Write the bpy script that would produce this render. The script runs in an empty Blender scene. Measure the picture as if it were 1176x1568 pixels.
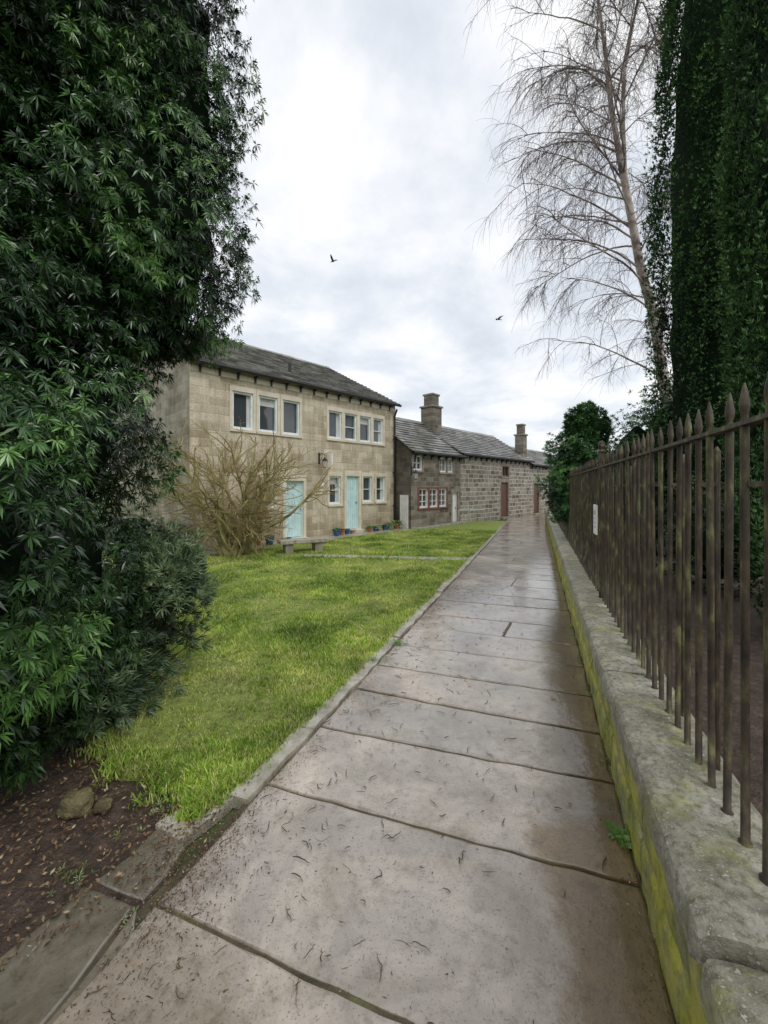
import bpy, math, random
import numpy as np
from mathutils import Vector, noise as mnoise
rng=np.random.default_rng(7); random.seed(7)
S=bpy.context.scene
COL=S.collection
# ------------------------------------------------------------------ helpers
def link(o,parent=None):
    COL.objects.link(o)
    if parent: o.parent=parent
    return o
def empty(name,loc=(0,0,0),rz=0):
    e=bpy.data.objects.new(name,None); e.location=loc; e.rotation_euler=(0,0,rz); e.empty_display_size=.2
    return link(e)
def fast(name,V,F,mats,parent=None,var=None,mi=None,smooth=False):
    V=np.asarray(V,dtype=np.float32).reshape(-1,3); F=np.asarray(F,dtype=np.int32)
    k=F.shape[1]; me=bpy.data.meshes.new(name)
    me.vertices.add(len(V)); me.vertices.foreach_set('co',V.ravel())
    me.loops.add(F.size); me.loops.foreach_set('vertex_index',F.ravel())
    me.polygons.add(len(F)); me.polygons.foreach_set('loop_start',np.arange(0,F.size,k,dtype=np.int32))
    if not isinstance(mats,(list,tuple)): mats=[mats]
    for m in mats: me.materials.append(m)
    if mi is not None: me.polygons.foreach_set('material_index',np.asarray(mi,dtype=np.int32))
    if smooth: me.polygons.foreach_set('use_smooth',np.ones(len(F),dtype=bool))
    me.update(calc_edges=True)
    if var is not None:
        a=me.attributes.new('var','FLOAT','POINT'); a.data.foreach_set('value',np.asarray(var,dtype=np.float32).ravel())
    return link(bpy.data.objects.new(name,me),parent)
class MB:
    def __init__(s): s.v=[];s.f=[];s.m=[];s.a=[]
    def add(s,vs,fs,m=0,a=0.5):
        o=len(s.v); s.v+= [tuple(p) for p in vs]; s.a+=[a]*len(vs)
        for f in fs: s.f.append(tuple(i+o for i in f)); s.m.append(m)
    def hexa(s,c,m=0,a=.5):
        s.add(c,[(3,2,1,0),(4,5,6,7),(0,1,5,4),(1,2,6,5),(2,3,7,6),(3,0,4,7)],m,a)
    def box(s,x0,x1,y0,y1,z0,z1,m=0,a=.5):
        s.hexa([(x0,y0,z0),(x1,y0,z0),(x1,y1,z0),(x0,y1,z0),(x0,y0,z1),(x1,y0,z1),(x1,y1,z1),(x0,y1,z1)],m,a)
    def lathe(s,c,prof,n=16,m=0,a=.5):
        vs=[];fs=[]
        for (r,z) in prof:
            for i in range(n):
                t=2*math.pi*i/n; vs.append((c[0]+r*math.cos(t),c[1]+r*math.sin(t),c[2]+z))
        for j in range(len(prof)-1):
            for i in range(n):
                fs.append((j*n+i,j*n+(i+1)%n,(j+1)*n+(i+1)%n,(j+1)*n+i))
        fs.append(tuple(range(n-1,-1,-1))); fs.append(tuple(range((len(prof)-1)*n,len(prof)*n)))
        s.add(vs,fs,m,a)
    def tube(s,p,r,n=8,m=0,a=.5):
        P=np.array([p]);R=np.full((1,len(p)),r) if np.isscalar(r) else np.array([r])
        V,F=tubes(P,R,n); s.add(V.tolist(),F.tolist(),m,a)
    def obj(s,name,mats,parent=None,bevel=0,smooth=False):
        me=bpy.data.meshes.new(name); me.from_pydata(s.v,[],s.f)
        if not isinstance(mats,(list,tuple)): mats=[mats]
        for m in mats: me.materials.append(m)
        me.polygons.foreach_set('material_index',s.m)
        if smooth: me.polygons.foreach_set('use_smooth',[True]*len(s.f))
        at=me.attributes.new('var','FLOAT','POINT'); at.data.foreach_set('value',s.a)
        me.update(); o=link(bpy.data.objects.new(name,me),parent)
        if bevel:
            b=o.modifiers.new('b','BEVEL'); b.width=bevel; b.segments=2; b.limit_method='ANGLE'
        return o
def nrm(a): return a/np.maximum(np.linalg.norm(a,axis=-1,keepdims=True),1e-9)
def tubes(P,R,n=4):
    N,k,_=P.shape
    T=np.gradient(P,axis=1); T=nrm(T)
    mt=nrm(T.mean(1)); ref=np.where(np.abs(mt[:,2:3])>.8,np.array([[1.,0,0]]),np.array([[0,0,1.]]))[:,None,:]
    U=nrm(np.cross(T,np.broadcast_to(ref,T.shape))); W=np.cross(T,U)
    a=np.arange(n)*2*np.pi/n
    V=P[:,:,None,:]+R[:,:,None,None]*(np.cos(a)[None,None,:,None]*U[:,:,None,:]+np.sin(a)[None,None,:,None]*W[:,:,None,:])
    idx=np.arange(N*k*n).reshape(N,k,n)
    A=idx[:,:-1,:];B=np.roll(A,-1,2);D=idx[:,1:,:];C=np.roll(D,-1,2)
    return V.reshape(-1,3),np.stack([A,B,C,D],-1).reshape(-1,4)
def grow(st,di,ln,k,grav=0.,wig=.1,flat=False):
    P=[st];d=nrm(di);p=st.copy();N=len(st)
    g=np.array(grav)*np.ones(N)
    for i in range(k):
        w=rng.normal(0,wig,(N,3))
        if flat: w[:,2]=0
        d=d+w; d[:,2]-=g; d=nrm(d)
        p=p+d*(ln/k)[:,None]; P.append(p.copy())
    return np.stack(P,1)
def pick(P,N,lo=.2,hi=1.,strat=False):
    i=rng.integers(0,len(P),N);k=P.shape[1]-1
    t=rng.uniform(lo,hi,N)*k
    if strat: t=(lo+(hi-lo)*(np.arange(N)+rng.random(N))/N)*k
    j=np.minimum(t.astype(int),k-1);f=(t-j)[:,None]
    pos=P[i,j]*(1-f)+P[i,j+1]*f; tan=nrm(P[i,j+1]-P[i,j])
    return i,t/k,pos,tan
# ------------------------------------------------------------------ materials
def newmat(name):
    m=bpy.data.materials.new(name); m.use_nodes=True; nt=m.node_tree
    return m,nt,nt.nodes['Principled BSDF']
def N_(nt,t,**k):
    n=nt.nodes.new(t)
    for a,b in k.items(): setattr(n,a,b)
    return n
def ramp(nt,fac,stops):
    r=N_(nt,'ShaderNodeValToRGB'); e=r.color_ramp.elements
    while len(e)<len(stops): e.new(.5)
    for i,(p,c) in enumerate(stops): e[i].position=p; e[i].color=(*c,1) if len(c)==3 else c
    nt.links.new(fac,r.inputs[0]); return r.outputs[0]
def noise(nt,vec,sc,det=4,rough=.6,dist=0):
    n=N_(nt,'ShaderNodeTexNoise'); n.inputs['Scale'].default_value=sc; n.inputs['Detail'].default_value=det
    n.inputs['Roughness'].default_value=rough; n.inputs['Distortion'].default_value=dist
    if vec is not None: nt.links.new(vec,n.inputs['Vector'])
    return n.outputs['Fac']
def mixc(nt,f,a,b,mode='MIX'):
    m=N_(nt,'ShaderNodeMix',data_type='RGBA',blend_type=mode)
    for s,v in ((m.inputs[0],f),(m.inputs[6],a),(m.inputs[7],b)):
        if isinstance(v,(int,float)): s.default_value=v
        elif isinstance(v,tuple): s.default_value=(*v,1) if len(v)==3 else v
        else: nt.links.new(v,s)
    return m.outputs[2]
def bump(nt,h,st,dist=.01,nrmin=None):
    b=N_(nt,'ShaderNodeBump'); b.inputs['Strength'].default_value=st; b.inputs['Distance'].default_value=dist
    nt.links.new(h,b.inputs['Height'])
    if nrmin is not None: nt.links.new(nrmin,b.inputs['Normal'])
    return b.outputs[0]
def coord(nt,kind='Object'): return N_(nt,'ShaderNodeTexCoord').outputs[kind]
def geopos(nt): return N_(nt,'ShaderNodeNewGeometry').outputs['Position']
def simple(name,stops,sc=6,rough=.8,bs=.4,bd=.01,bsc=None,metal=0,spec=.5,det=5,coat=0,zs=None):
    m,nt,p=newmat(name); v=geopos(nt)
    if zs:
        mp=N_(nt,'ShaderNodeMapping'); mp.inputs['Scale'].default_value=(1,1,zs); nt.links.new(v,mp.inputs[0]); v=mp.outputs[0]
    nt.links.new(ramp(nt,noise(nt,v,sc,det),stops),p.inputs['Base Color'])
    p.inputs['Roughness'].default_value=rough; p.inputs['Metallic'].default_value=metal
    p.inputs['Specular IOR Level'].default_value=spec
    if coat: p.inputs['Coat Weight'].default_value=coat; p.inputs['Coat Roughness'].default_value=.15; p.inputs['Coat IOR'].default_value=1.33
    if bs: nt.links.new(bump(nt,noise(nt,v,bsc or sc*4,4,.65),bs,bd),p.inputs['Normal'])
    return m
def foliage_mat(name,stops,rough=.4,trans=.0,nsc=3,spec=.4):
    m,nt,p=newmat(name)
    a=N_(nt,'ShaderNodeAttribute',attribute_name='var').outputs['Fac']
    c=ramp(nt,a,stops)
    n=ramp(nt,noise(nt,geopos(nt),nsc,2),[(.35,(.62,.66,.6)),(.65,(1.3,1.25,1.1))])
    c=mixc(nt,1.,c,n,'MULTIPLY')
    nt.links.new(c,p.inputs['Base Color']); p.inputs['Roughness'].default_value=rough
    p.inputs['Specular IOR Level'].default_value=spec
    if trans:
        t=N_(nt,'ShaderNodeBsdfTranslucent'); nt.links.new(c,t.inputs[0])
        mx=N_(nt,'ShaderNodeMixShader'); mx.inputs[0].default_value=trans
        nt.links.new(p.outputs[0],mx.inputs[1]); nt.links.new(t.outputs[0],mx.inputs[2])
        nt.links.new(mx.outputs[0],nt.nodes['Material Output'].inputs[0])
    return m
def brickmat(name,c1,c2,mortar,bw,bh,axis='x',ms=.012,dist=.01,stain=.5,bst=.6,rough=.85,stainc=(.12,.10,.07),soot=None):
    m,nt,p=newmat(name); o=coord(nt)
    sp=N_(nt,'ShaderNodeSeparateXYZ'); nt.links.new(o,sp.inputs[0])
    cb=N_(nt,'ShaderNodeCombineXYZ'); nt.links.new(sp.outputs[0 if axis=='x' else 1],cb.inputs[0]); nt.links.new(sp.outputs[2],cb.inputs[1])
    nn=N_(nt,'ShaderNodeTexNoise'); nn.inputs['Scale'].default_value=3.; nn.inputs['Detail'].default_value=3
    nt.links.new(o,nn.inputs['Vector'])
    vm=N_(nt,'ShaderNodeVectorMath',operation='MULTIPLY_ADD'); nt.links.new(nn.outputs['Color'],vm.inputs[0])
    vm.inputs[1].default_value=(dist*2,dist*2,0); nt.links.new(cb.outputs[0],vm.inputs[2])
    b=N_(nt,'ShaderNodeTexBrick'); nt.links.new(vm.outputs[0],b.inputs['Vector'])
    b.inputs['Color1'].default_value=(*c1,1); b.inputs['Color2'].default_value=(*c2,1); b.inputs['Mortar'].default_value=(*mortar,1)
    b.inputs['Scale'].default_value=1; b.inputs['Mortar Size'].default_value=ms; b.inputs['Mortar Smooth'].default_value=.3
    b.inputs['Brick Width'].default_value=bw; b.inputs['Row Height'].default_value=bh; b.inputs['Bias'].default_value=-.15
    b.offset=.43; b.squash=.8; b.squash_frequency=3
    big=noise(nt,o,1.3,5,.7); fine=noise(nt,o,30,4,.7)
    st=ramp(nt,big,[(.42,(1,1,1)),(.64,tuple(min(1,1-stain*(1-x*3)) for x in stainc))])
    c=mixc(nt,1.,b.outputs['Color'],st,'MULTIPLY')
    c=mixc(nt,1.,c,ramp(nt,fine,[(.3,(.70,.69,.66)),(.7,(1.2,1.2,1.2))]),'MULTIPLY')
    if soot:
        add=N_(nt,'ShaderNodeMath',operation='MULTIPLY_ADD'); nt.links.new(noise(nt,o,2.5,4,.7),add.inputs[0]); add.inputs[1].default_value=1.4; nt.links.new(sp.outputs[2],add.inputs[2])
        mr=N_(nt,'ShaderNodeMapRange'); nt.links.new(add.outputs[0],mr.inputs[0]); mr.inputs[1].default_value=.55; mr.inputs[2].default_value=1.5
        c=mixc(nt,mr.outputs[0],mixc(nt,1.,c,(.66,.63,.54),'MULTIPLY'),c)
        mp=N_(nt,'ShaderNodeMapping'); mp.inputs['Scale'].default_value=(4,4,.35); nt.links.new(o,mp.inputs[0])
        c=mixc(nt,1.,c,ramp(nt,noise(nt,mp.outputs[0],1.6,4,.6),[(.36,(.80,.77,.70)),(.52,(1,1,1))]),'MULTIPLY')
    nt.links.new(c,p.inputs['Base Color']); p.inputs['Roughness'].default_value=rough
    inv=N_(nt,'ShaderNodeMath',operation='MULTIPLY_ADD'); nt.links.new(b.outputs['Fac'],inv.inputs[0]); inv.inputs[1].default_value=-1.2; nt.links.new(fine,inv.inputs[2])
    nt.links.new(bump(nt,inv.outputs[0],bst,.02),p.inputs['Normal'])
    return m
def paint(name,col,rough=.5,var=.12):
    return simple(name,[(.3,tuple(c*(1-var) for c in col)),(.7,tuple(min(1,c*(1+var)) for c in col))],sc=5,rough=rough,bs=.1,bd=.003,det=3)

def slabmat():
    m,nt,p=newmat('wet_flagstone'); v=geopos(nt)
    a=N_(nt,'ShaderNodeAttribute',attribute_name='var').outputs['Fac']
    base=ramp(nt,a,[(0,(.15,.145,.11)),(.25,(.45,.395,.32)),(.45,(.50,.465,.41)),(.6,(.39,.36,.32)),(.8,(.47,.415,.345)),(1,(.53,.50,.46))])
    n1=noise(nt,v,2.0,6,.66,.5); n2=noise(nt,v,16,6,.78); n3=noise(nt,v,130,2,.6)
    c=mixc(nt,1.,base,ramp(nt,n1,[(.30,(.50,.46,.40)),(.43,(.82,.79,.75)),(.52,(1.0,.99,.98)),(.66,(1.24,1.22,1.2))]),'MULTIPLY')
    c=mixc(nt,1.,c,ramp(nt,n2,[(.36,(.68,.64,.59)),(.47,(1,1,1)),(.64,(1.12,1.11,1.10))]),'MULTIPLY')
    c=mixc(nt,ramp(nt,n3,[(.60,(0,0,0)),(.68,(.75,.75,.75))]),c,(.14,.115,.08))
    c=mixc(nt,ramp(nt,noise(nt,v,3.3,6,.75),[(.55,(0,0,0)),(.68,(.6,.6,.6))]),c,(.22,.19,.09))
    sp=N_(nt,'ShaderNodeSeparateXYZ'); nt.links.new(v,sp.inputs[0])
    d=N_(nt,'ShaderNodeMath',operation='MULTIPLY_ADD'); nt.links.new(sp.outputs[1],d.inputs[0]); d.inputs[1].default_value=-.39; nt.links.new(sp.outputs[0],d.inputs[2])
    d2=N_(nt,'ShaderNodeMath',operation='MULTIPLY_ADD'); nt.links.new(n1,d2.inputs[0]); d2.inputs[1].default_value=1.1; nt.links.new(d.outputs[0],d2.inputs[2])
    wetb=ramp(nt,d2.outputs[0],[(.60,(0,0,0)),(.74,(1,1,1))])
    c=mixc(nt,wetb,c,mixc(nt,1.,c,(.52,.41,.22),'MULTIPLY'))
    nw=noise(nt,v,1.5,6,.62,1.2)
    wet=ramp(nt,nw,[(.44,(1,1,1)),(.50,(.85,.85,.85)),(.58,(.45,.45,.45))])
    wet=mixc(nt,wetb,wet,(1.,1.,1.))
    c=mixc(nt,wet,mixc(nt,1.,c,(1.2,1.2,1.2),'MULTIPLY'),mixc(nt,1.,c,(.72,.70,.68),'MULTIPLY'))
    nt.links.new(c,p.inputs['Base Color'])
    p.inputs['Roughness'].default_value=.34; p.inputs['Specular IOR Level'].default_value=.6
    nt.links.new(wet,p.inputs['Coat Weight']); p.inputs['Coat IOR'].default_value=1.75
    cr=ramp(nt,n1,[(.35,(.03,.03,.03)),(.65,(.10,.10,.10))]); nt.links.new(cr,p.inputs['Coat Roughness'])
    s=N_(nt,'ShaderNodeMath',operation='MULTIPLY_ADD'); nt.links.new(n3,s.inputs[0]); s.inputs[1].default_value=.22; nt.links.new(n2,s.inputs[2])
    nt.links.new(bump(nt,s.outputs[0],.26,.010),p.inputs['Normal'])
    nt.links.new(bump(nt,noise(nt,v,9,5,.65),.22,.012),p.inputs['Coat Normal'])
    return m
M_slab=slabmat()
M_kerb=simple('kerb_stone',[(.3,(.20,.19,.13)),(.5,(.38,.35,.29)),(.7,(.55,.52,.46))],sc=9,rough=.4,bs=.6,bd=.01,coat=.5)
M_soil=simple('bare_soil',[(.3,(.045,.03,.022)),(.55,(.10,.068,.05)),(.75,(.17,.125,.095))],sc=16,rough=.6,bs=1,bd=.03)
M_joint=simple('mossy_joint',[(.35,(.06,.05,.032)),(.58,(.11,.09,.05)),(.74,(.15,.19,.05))],sc=6,rough=.8,bs=.8,bd=.02)
M_lawn=simple('lawn_turf',[(.30,(.15,.13,.055)),(.42,(.22,.26,.06)),(.55,(.30,.40,.08)),(.7,(.42,.46,.14))],sc=22,rough=.9,bs=1.,bd=.04,bsc=60,det=6)
M_ground=simple('far_grass',[(.3,(.05,.08,.025)),(.7,(.10,.14,.04))],sc=.5,rough=.9,bs=.3)
M_grass=foliage_mat('grass_blades',[(0,(.16,.28,.04)),(.4,(.31,.46,.07)),(.7,(.46,.59,.13)),(.86,(.60,.65,.24)),(1,(.64,.56,.33))],rough=.5,trans=.3,nsc=1.8)
M_litter=foliage_mat('leaf_litter',[(0,(.05,.03,.018)),(.5,(.15,.085,.045)),(.85,(.28,.19,.11)),(1,(.5,.42,.3))],rough=.6)
M_twig=foliage_mat('fallen_twigs',[(0,(.03,.022,.014)),(1,(.12,.085,.045))],rough=.5)
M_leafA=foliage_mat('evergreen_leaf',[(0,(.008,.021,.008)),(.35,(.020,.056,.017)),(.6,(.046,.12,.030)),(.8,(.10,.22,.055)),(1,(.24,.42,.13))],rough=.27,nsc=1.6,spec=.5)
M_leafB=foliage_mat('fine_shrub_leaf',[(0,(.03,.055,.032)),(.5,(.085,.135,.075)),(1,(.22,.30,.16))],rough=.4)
M_core=simple('crown_shade_core',[(.3,(.004,.009,.004)),(.7,(.014,.028,.012))],sc=20,rough=.95,bs=0,spec=.1)  # near-black green: shade inside the crowns put into the colour
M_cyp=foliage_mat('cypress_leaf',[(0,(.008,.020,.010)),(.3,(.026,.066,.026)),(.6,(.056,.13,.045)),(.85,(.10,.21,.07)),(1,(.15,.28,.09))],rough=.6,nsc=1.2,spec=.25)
M_bush=foliage_mat('yew_leaf',[(0,(.015,.045,.016)),(.6,(.055,.16,.045)),(1,(.14,.30,.08))],rough=.45)
M_hedge=foliage_mat('hedge_leaf',[(0,(.010,.022,.010)),(.6,(.03,.065,.022)),(1,(.07,.12,.04))],rough=.55)
M_bark=simple('dark_bark',[(.3,(.03,.022,.015)),(.7,(.09,.07,.05))],sc=10,rough=.9,bs=.8)
M_birch=simple('birch_bark',[(.35,(.13,.09,.075)),(.5,(.40,.33,.29)),(.7,(.62,.57,.52))],sc=3,rough=.8,bs=.3)
M_btwig=simple('birch_twig',[(.3,(.10,.07,.07)),(.7,(.19,.14,.13))],sc=3,rough=.8,bs=0)
M_stem=simple('shrub_stem',[(.3,(.14,.12,.055)),(.5,(.30,.27,.11)),(.72,(.46,.43,.18))],sc=5,rough=.8,bs=.4)
M_stwig=simple('shrub_twig',[(.35,(.36,.28,.12)),(.7,(.40,.24,.15))],sc=3,rough=.8,bs=0)

cream=((.82,.735,.58),(.46,.385,.27)); crm=(.72,.67,.57)
M_wf=brickmat('cream_ashlar_front',*cream,crm,.46,.205,'x',ms=.012,stain=.34,bst=.7,soot=True)
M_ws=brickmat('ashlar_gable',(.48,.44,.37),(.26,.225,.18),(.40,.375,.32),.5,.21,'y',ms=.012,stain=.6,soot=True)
M_trim=simple('cream_dressed_stone',[(.3,(.64,.57,.44)),(.6,(.78,.71,.58)),(.8,(.84,.78,.66))],sc=3,rough=.8,bs=.25)
M_df=brickmat('sooty_stone_front',(.36,.32,.26),(.10,.085,.07),(.34,.32,.28),.36,.17,'x',ms=.014,dist=.02,stain=.6,bst=.8)
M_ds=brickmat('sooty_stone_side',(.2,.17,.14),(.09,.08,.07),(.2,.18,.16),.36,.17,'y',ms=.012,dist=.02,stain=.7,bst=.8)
M_rf=brickmat('rough_stone_front',(.44,.40,.32),(.13,.11,.085),(.66,.63,.58),.42,.19,'x',ms=.024,dist=.05,stain=.4,bst=1)
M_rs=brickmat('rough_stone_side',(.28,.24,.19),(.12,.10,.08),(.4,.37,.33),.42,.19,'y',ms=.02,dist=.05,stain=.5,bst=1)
M_dtrim=simple('weathered_trim',[(.3,(.20,.175,.14)),(.7,(.40,.36,.29))],sc=4,rough=.85,bs=.4)
def slatemat():
    m,nt,p=newmat('stone_slate'); v=geopos(nt)
    a=N_(nt,'ShaderNodeAttribute',attribute_name='var').outputs['Fac']
    c=ramp(nt,a,[(0,(.13,.128,.13)),(.5,(.24,.235,.23)),(1,(.38,.37,.35))])
    c=mixc(nt,1.,c,ramp(nt,noise(nt,v,5,5,.7),[(.3,(.7,.7,.68)),(.7,(1.2,1.2,1.1))]),'MULTIPLY')
    c=mixc(nt,ramp(nt,noise(nt,v,2,4,.7),[(.6,(0,0,0)),(.75,(.6,.6,.6))]),c,(.18,.19,.10))
    nt.links.new(c,p.inputs['Base Color']); p.inputs['Roughness'].default_value=.34
    nt.links.new(bump(nt,noise(nt,v,25,4),.5,.01),p.inputs['Normal']); return m
M_slate=slatemat()
M_glass,nt,p=newmat('window_glass'); p.inputs['Base Color'].default_value=(.06,.07,.08,1); p.inputs['Roughness'].default_value=.04; p.inputs['Specular IOR Level'].default_value=1.
nt.links.new(bump(nt,noise(nt,geopos(nt),3,2),.08,.02),p.inputs['Normal'])
M_frame=paint('pale_blue_frame',(.78,.86,.86)); M_door=paint('pale_blue_door',(.60,.82,.84)); M_white=paint('white_paint',(.85,.85,.83))
M_red=paint('oxblood_paint',(.22,.08,.065)); M_brown=paint('brown_door_paint',(.15,.08,.055)); M_black=paint('black_iron',(.018,.018,.02),.4)
M_curt=paint('net_curtain',(.6,.6,.58),.9)
M_steel=paint('galvanised_steel',(.5,.51,.52),.35); M_blue=paint('blue_glaze',(.03,.12,.28),.15); M_terra=paint('terracotta',(.45,.19,.10),.8)
M_rust=simple('mossy_rusty_iron',[(.30,(.018,.013,.009)),(.47,(.05,.035,.022)),(.57,(.085,.068,.035)),(.67,(.17,.17,.065)),(.82,(.27,.28,.13))],sc=26,rough=.55,bs=.9,bd=.004,bsc=80,zs=.35)
def copemat(name,green):
    m,nt,p=newmat(name); v=geopos(nt)
    c=ramp(nt,noise(nt,v,5,6,.72),[(.28,(.13,.12,.075)),(.45,(.30,.28,.21)),(.60,(.46,.44,.36)),(.75,(.58,.55,.47))])
    c=mixc(nt,ramp(nt,noise(nt,v,45,4,.75),[(.47,(0,0,0)),(.62,(.9,.9,.9))]),c,(.13,.12,.07))
    c=mixc(nt,ramp(nt,noise(nt,v,90,2,.6),[(.60,(0,0,0)),(.70,(.8,.8,.8))]),c,(.62,.60,.52))
    mp=N_(nt,'ShaderNodeMapping'); mp.inputs['Scale'].default_value=(1,1,.35); nt.links.new(v,mp.inputs[0])
    g=ramp(nt,noise(nt,mp.outputs[0],6,5,.65),[(.58-.30*green,(0,0,0)),(.75-.22*green,(1,1,1))])
    gc=ramp(nt,noise(nt,v,8,5,.75),[(.3,(.07,.09,.02)),(.43,(.26,.29,.035)),(.55,(.52,.50,.05)),(.75,(.66,.60,.12))])
    f=N_(nt,'ShaderNodeMath',operation='MULTIPLY'); nt.links.new(g,f.inputs[0]); f.inputs[1].default_value=.95 if green>.3 else .45
    c=mixc(nt,f.outputs[0],c,gc)
    nt.links.new(c,p.inputs['Base Color']); p.inputs['Roughness'].default_value=.5
    nt.links.new(bump(nt,noise(nt,v,35,6,.75),1.,.014),p.inputs['Normal']); return m
M_cope=copemat('coping_stone',.2); M_wallb=copemat('algae_wall_stone',.95)

# ------------------------------------------------------------------ ground sheets
def sheet(name,poly,z,mat):
    me=bpy.data.meshes.new(name); me.from_pydata([(x,y,z) for x,y in poly],[],[tuple(range(len(poly)))]); me.materials.append(mat); me.update()
    return link(bpy.data.objects.new(name,me))
sheet('ground',[(-400,-400),(400,-400),(400,400),(-400,400)],-.06,M_ground)
sheet('soil_bed',[(-9,-1.5),(-.2,-1.5),(-.9,1.6),(-.35,2.6),(-1.6,2.9),(-4,4),(-9,6)],-.022,M_soil)
sheet('path_bedding',[(-1.9,-1.5),(-.2,-1.5),(8.6,20.8),(11,24),(9,24),(-1.4,.2)],-.014,M_joint)
sheet('garden_soil',[(0.1,-1.5),(30,-14),(40,30),(16,27),(8.0,18.6)],.30,M_soil)
def frontline(x): return 1.93+.65*np.maximum(0,-1.12-x)
ys=np.concatenate([np.linspace(1.78,6,60),np.linspace(6.1,17,50)]); pp=np.concatenate([np.linspace(0,4,60),np.linspace(4.2,16,40)])
V=[];
for y in ys:
    for q in pp:
        x=-1.38+.4*y-.125-q
        z=.012+.018*mnoise.noise((x*1.3,y*1.3,0))+.008*mnoise.noise((x*5,y*5,3))
        edge=min(1,q/.08)
        front=frontline(x)+.08*mnoise.noise((x*4,1,2))
        if y<front: z=-.05
        V.append((x,y,z*edge-.012*(1-edge)))
nq=len(pp);F=[(i*nq+j,i*nq+j+1,(i+1)*nq+j+1,(i+1)*nq+j) for i in range(len(ys)-1) for j in range(nq-1)]
fast('lawn',V,F,M_lawn,smooth=True)
def kerbx(y): return -1.38+.4*y-.11
N=340000
y=1.75+ (13.4-1.75)*rng.random(N)**1.85
q=rng.random(N)**1.25*(1.2+y*.95)
x=kerbx(y)-q+rng.normal(0,.02,N)
front=frontline(x)+.05*np.sin(x*9)+.04*np.sin(x*23)
hd=(-(x+4.54)*.7205+(y-9.15)*.693)
nmap=np.array([[mnoise.noise((a*.09,b*.09,5))+.6*mnoise.noise((a*.27,b*.27,8)) for b in range(0,140)] for a in range(-130,60)])
nz=nmap[np.clip((x*10+130).astype(int),0,189),np.clip((y*10).astype(int),0,139)]
cl=np.sin(x*7+np.sin(y*5)*2)*np.sin(y*8+np.sin(x*6)*2)
c2=np.sin(x*17+np.sin(y*13)*2)*np.sin(y*19+np.sin(x*15)*2)
keep=(y>front+rng.normal(0,.06,N))&(hd<-.95)
keep&=~((np.abs(y-(8.25-.12*(x-.2)))<.16)&(x>-2.2)&(rng.random(N)<.93))
keep&=rng.random(N)<np.clip(.92+1.0*(nz+.25)+.25*cl+.3*c2,.42,1)
x,y,nz,cl,c2=x[keep],y[keep],nz[keep],cl[keep],c2[keep];N=len(x)
h=(.011+.015*rng.random(N)+.006*cl+.010*nz+.006*c2)*(1+.05*y)*(.8+.4*rng.random(N)); h=np.maximum(h,.009)
w=(.0020+.0020*rng.random(N))*(1+.30*y)
a=rng.random(N)*2*np.pi; b=a+rng.normal(0,1,N); lean=rng.uniform(.3,1.4,N)*h
base=np.stack([x,y,np.full(N,.004)],1)
du=np.stack([np.cos(a)*w,np.sin(a)*w,0*a],1); ld=np.stack([np.cos(b)*lean,np.sin(b)*lean,h*1.15+.006],1)
V=np.stack([base-du,base+du,base+ld*np.array([.45,.45,.6])+du*.7,base+ld],1)
i0=np.arange(N)*4
F=np.concatenate([np.stack([i0,i0+1,i0+2],1),np.stack([i0,i0+2,i0+3],1)])
gv=np.clip(.53+.12*cl-.12*c2-.55*nz+rng.normal(0,.21,N),0,.92); gv[rng.random(N)<.10]=1.
fast('grass',V,F,M_grass,var=np.repeat(gv,4))

# ------------------------------------------------------------------ path slabs
def prism(mb,poly,z0,z1,inset=.010,jit=.005,m=0,a=.5,step=.09):
    pts=[]
    n=len(poly)
    for i in range(n):
        p=np.array(poly[i]);q_=np.array(poly[(i+1)%n]);L=np.linalg.norm(q_-p);k=max(1,int(L/step))
        for j in range(k):
            s=p+(q_-p)*j/k
            s=s+np.array([mnoise.noise((s[0]*6,s[1]*6,1+z1*50)),mnoise.noise((s[0]*6,s[1]*6,9))])*jit*2.0+np.array([mnoise.noise((s[0]*25,s[1]*25,4)),mnoise.noise((s[0]*25,s[1]*25,7))])*jit*.6
            pts.append(s)
    pts=np.array(pts);c=pts.mean(0);k=len(pts)
    d=c-pts; d=d/np.linalg.norm(d,axis=1,keepdims=True)
    V=[(*p,z0) for p in pts]+[(*p,z1-inset*.8) for p in pts]+[(*(p+e*inset*.5),z1-inset*.25) for p,e in zip(pts,d)]+[(*(p+e*inset*1.4),z1) for p,e in zip(pts,d)]
    F=[]
    for l in range(3):
        for i in range(k): F.append((l*k+i,l*k+(i+1)%k,(l+1)*k+(i+1)%k,(l+1)*k+i))
    F.append(tuple(range(3*k,4*k)))
    mb.add(V,F,m,a)
mb=MB()
u=np.array([.3714,.9285]);dn=np.array([.951,-.310])
def PL(t): return np.array([-1.38,0])+t*u
def PR(t):
    L=PL(t);k=(.40+.39*L[1]-L[0])/(.951+.1209); return L+dn*(k-.012)
ts=[.15,.85,1.50,2.13,2.66,3.12,3.55,4.02]
while ts[-1]<20.2: ts.append(ts[-1]+random.uniform(.42,.72))
rv=lambda: random.uniform(.25,1)
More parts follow.
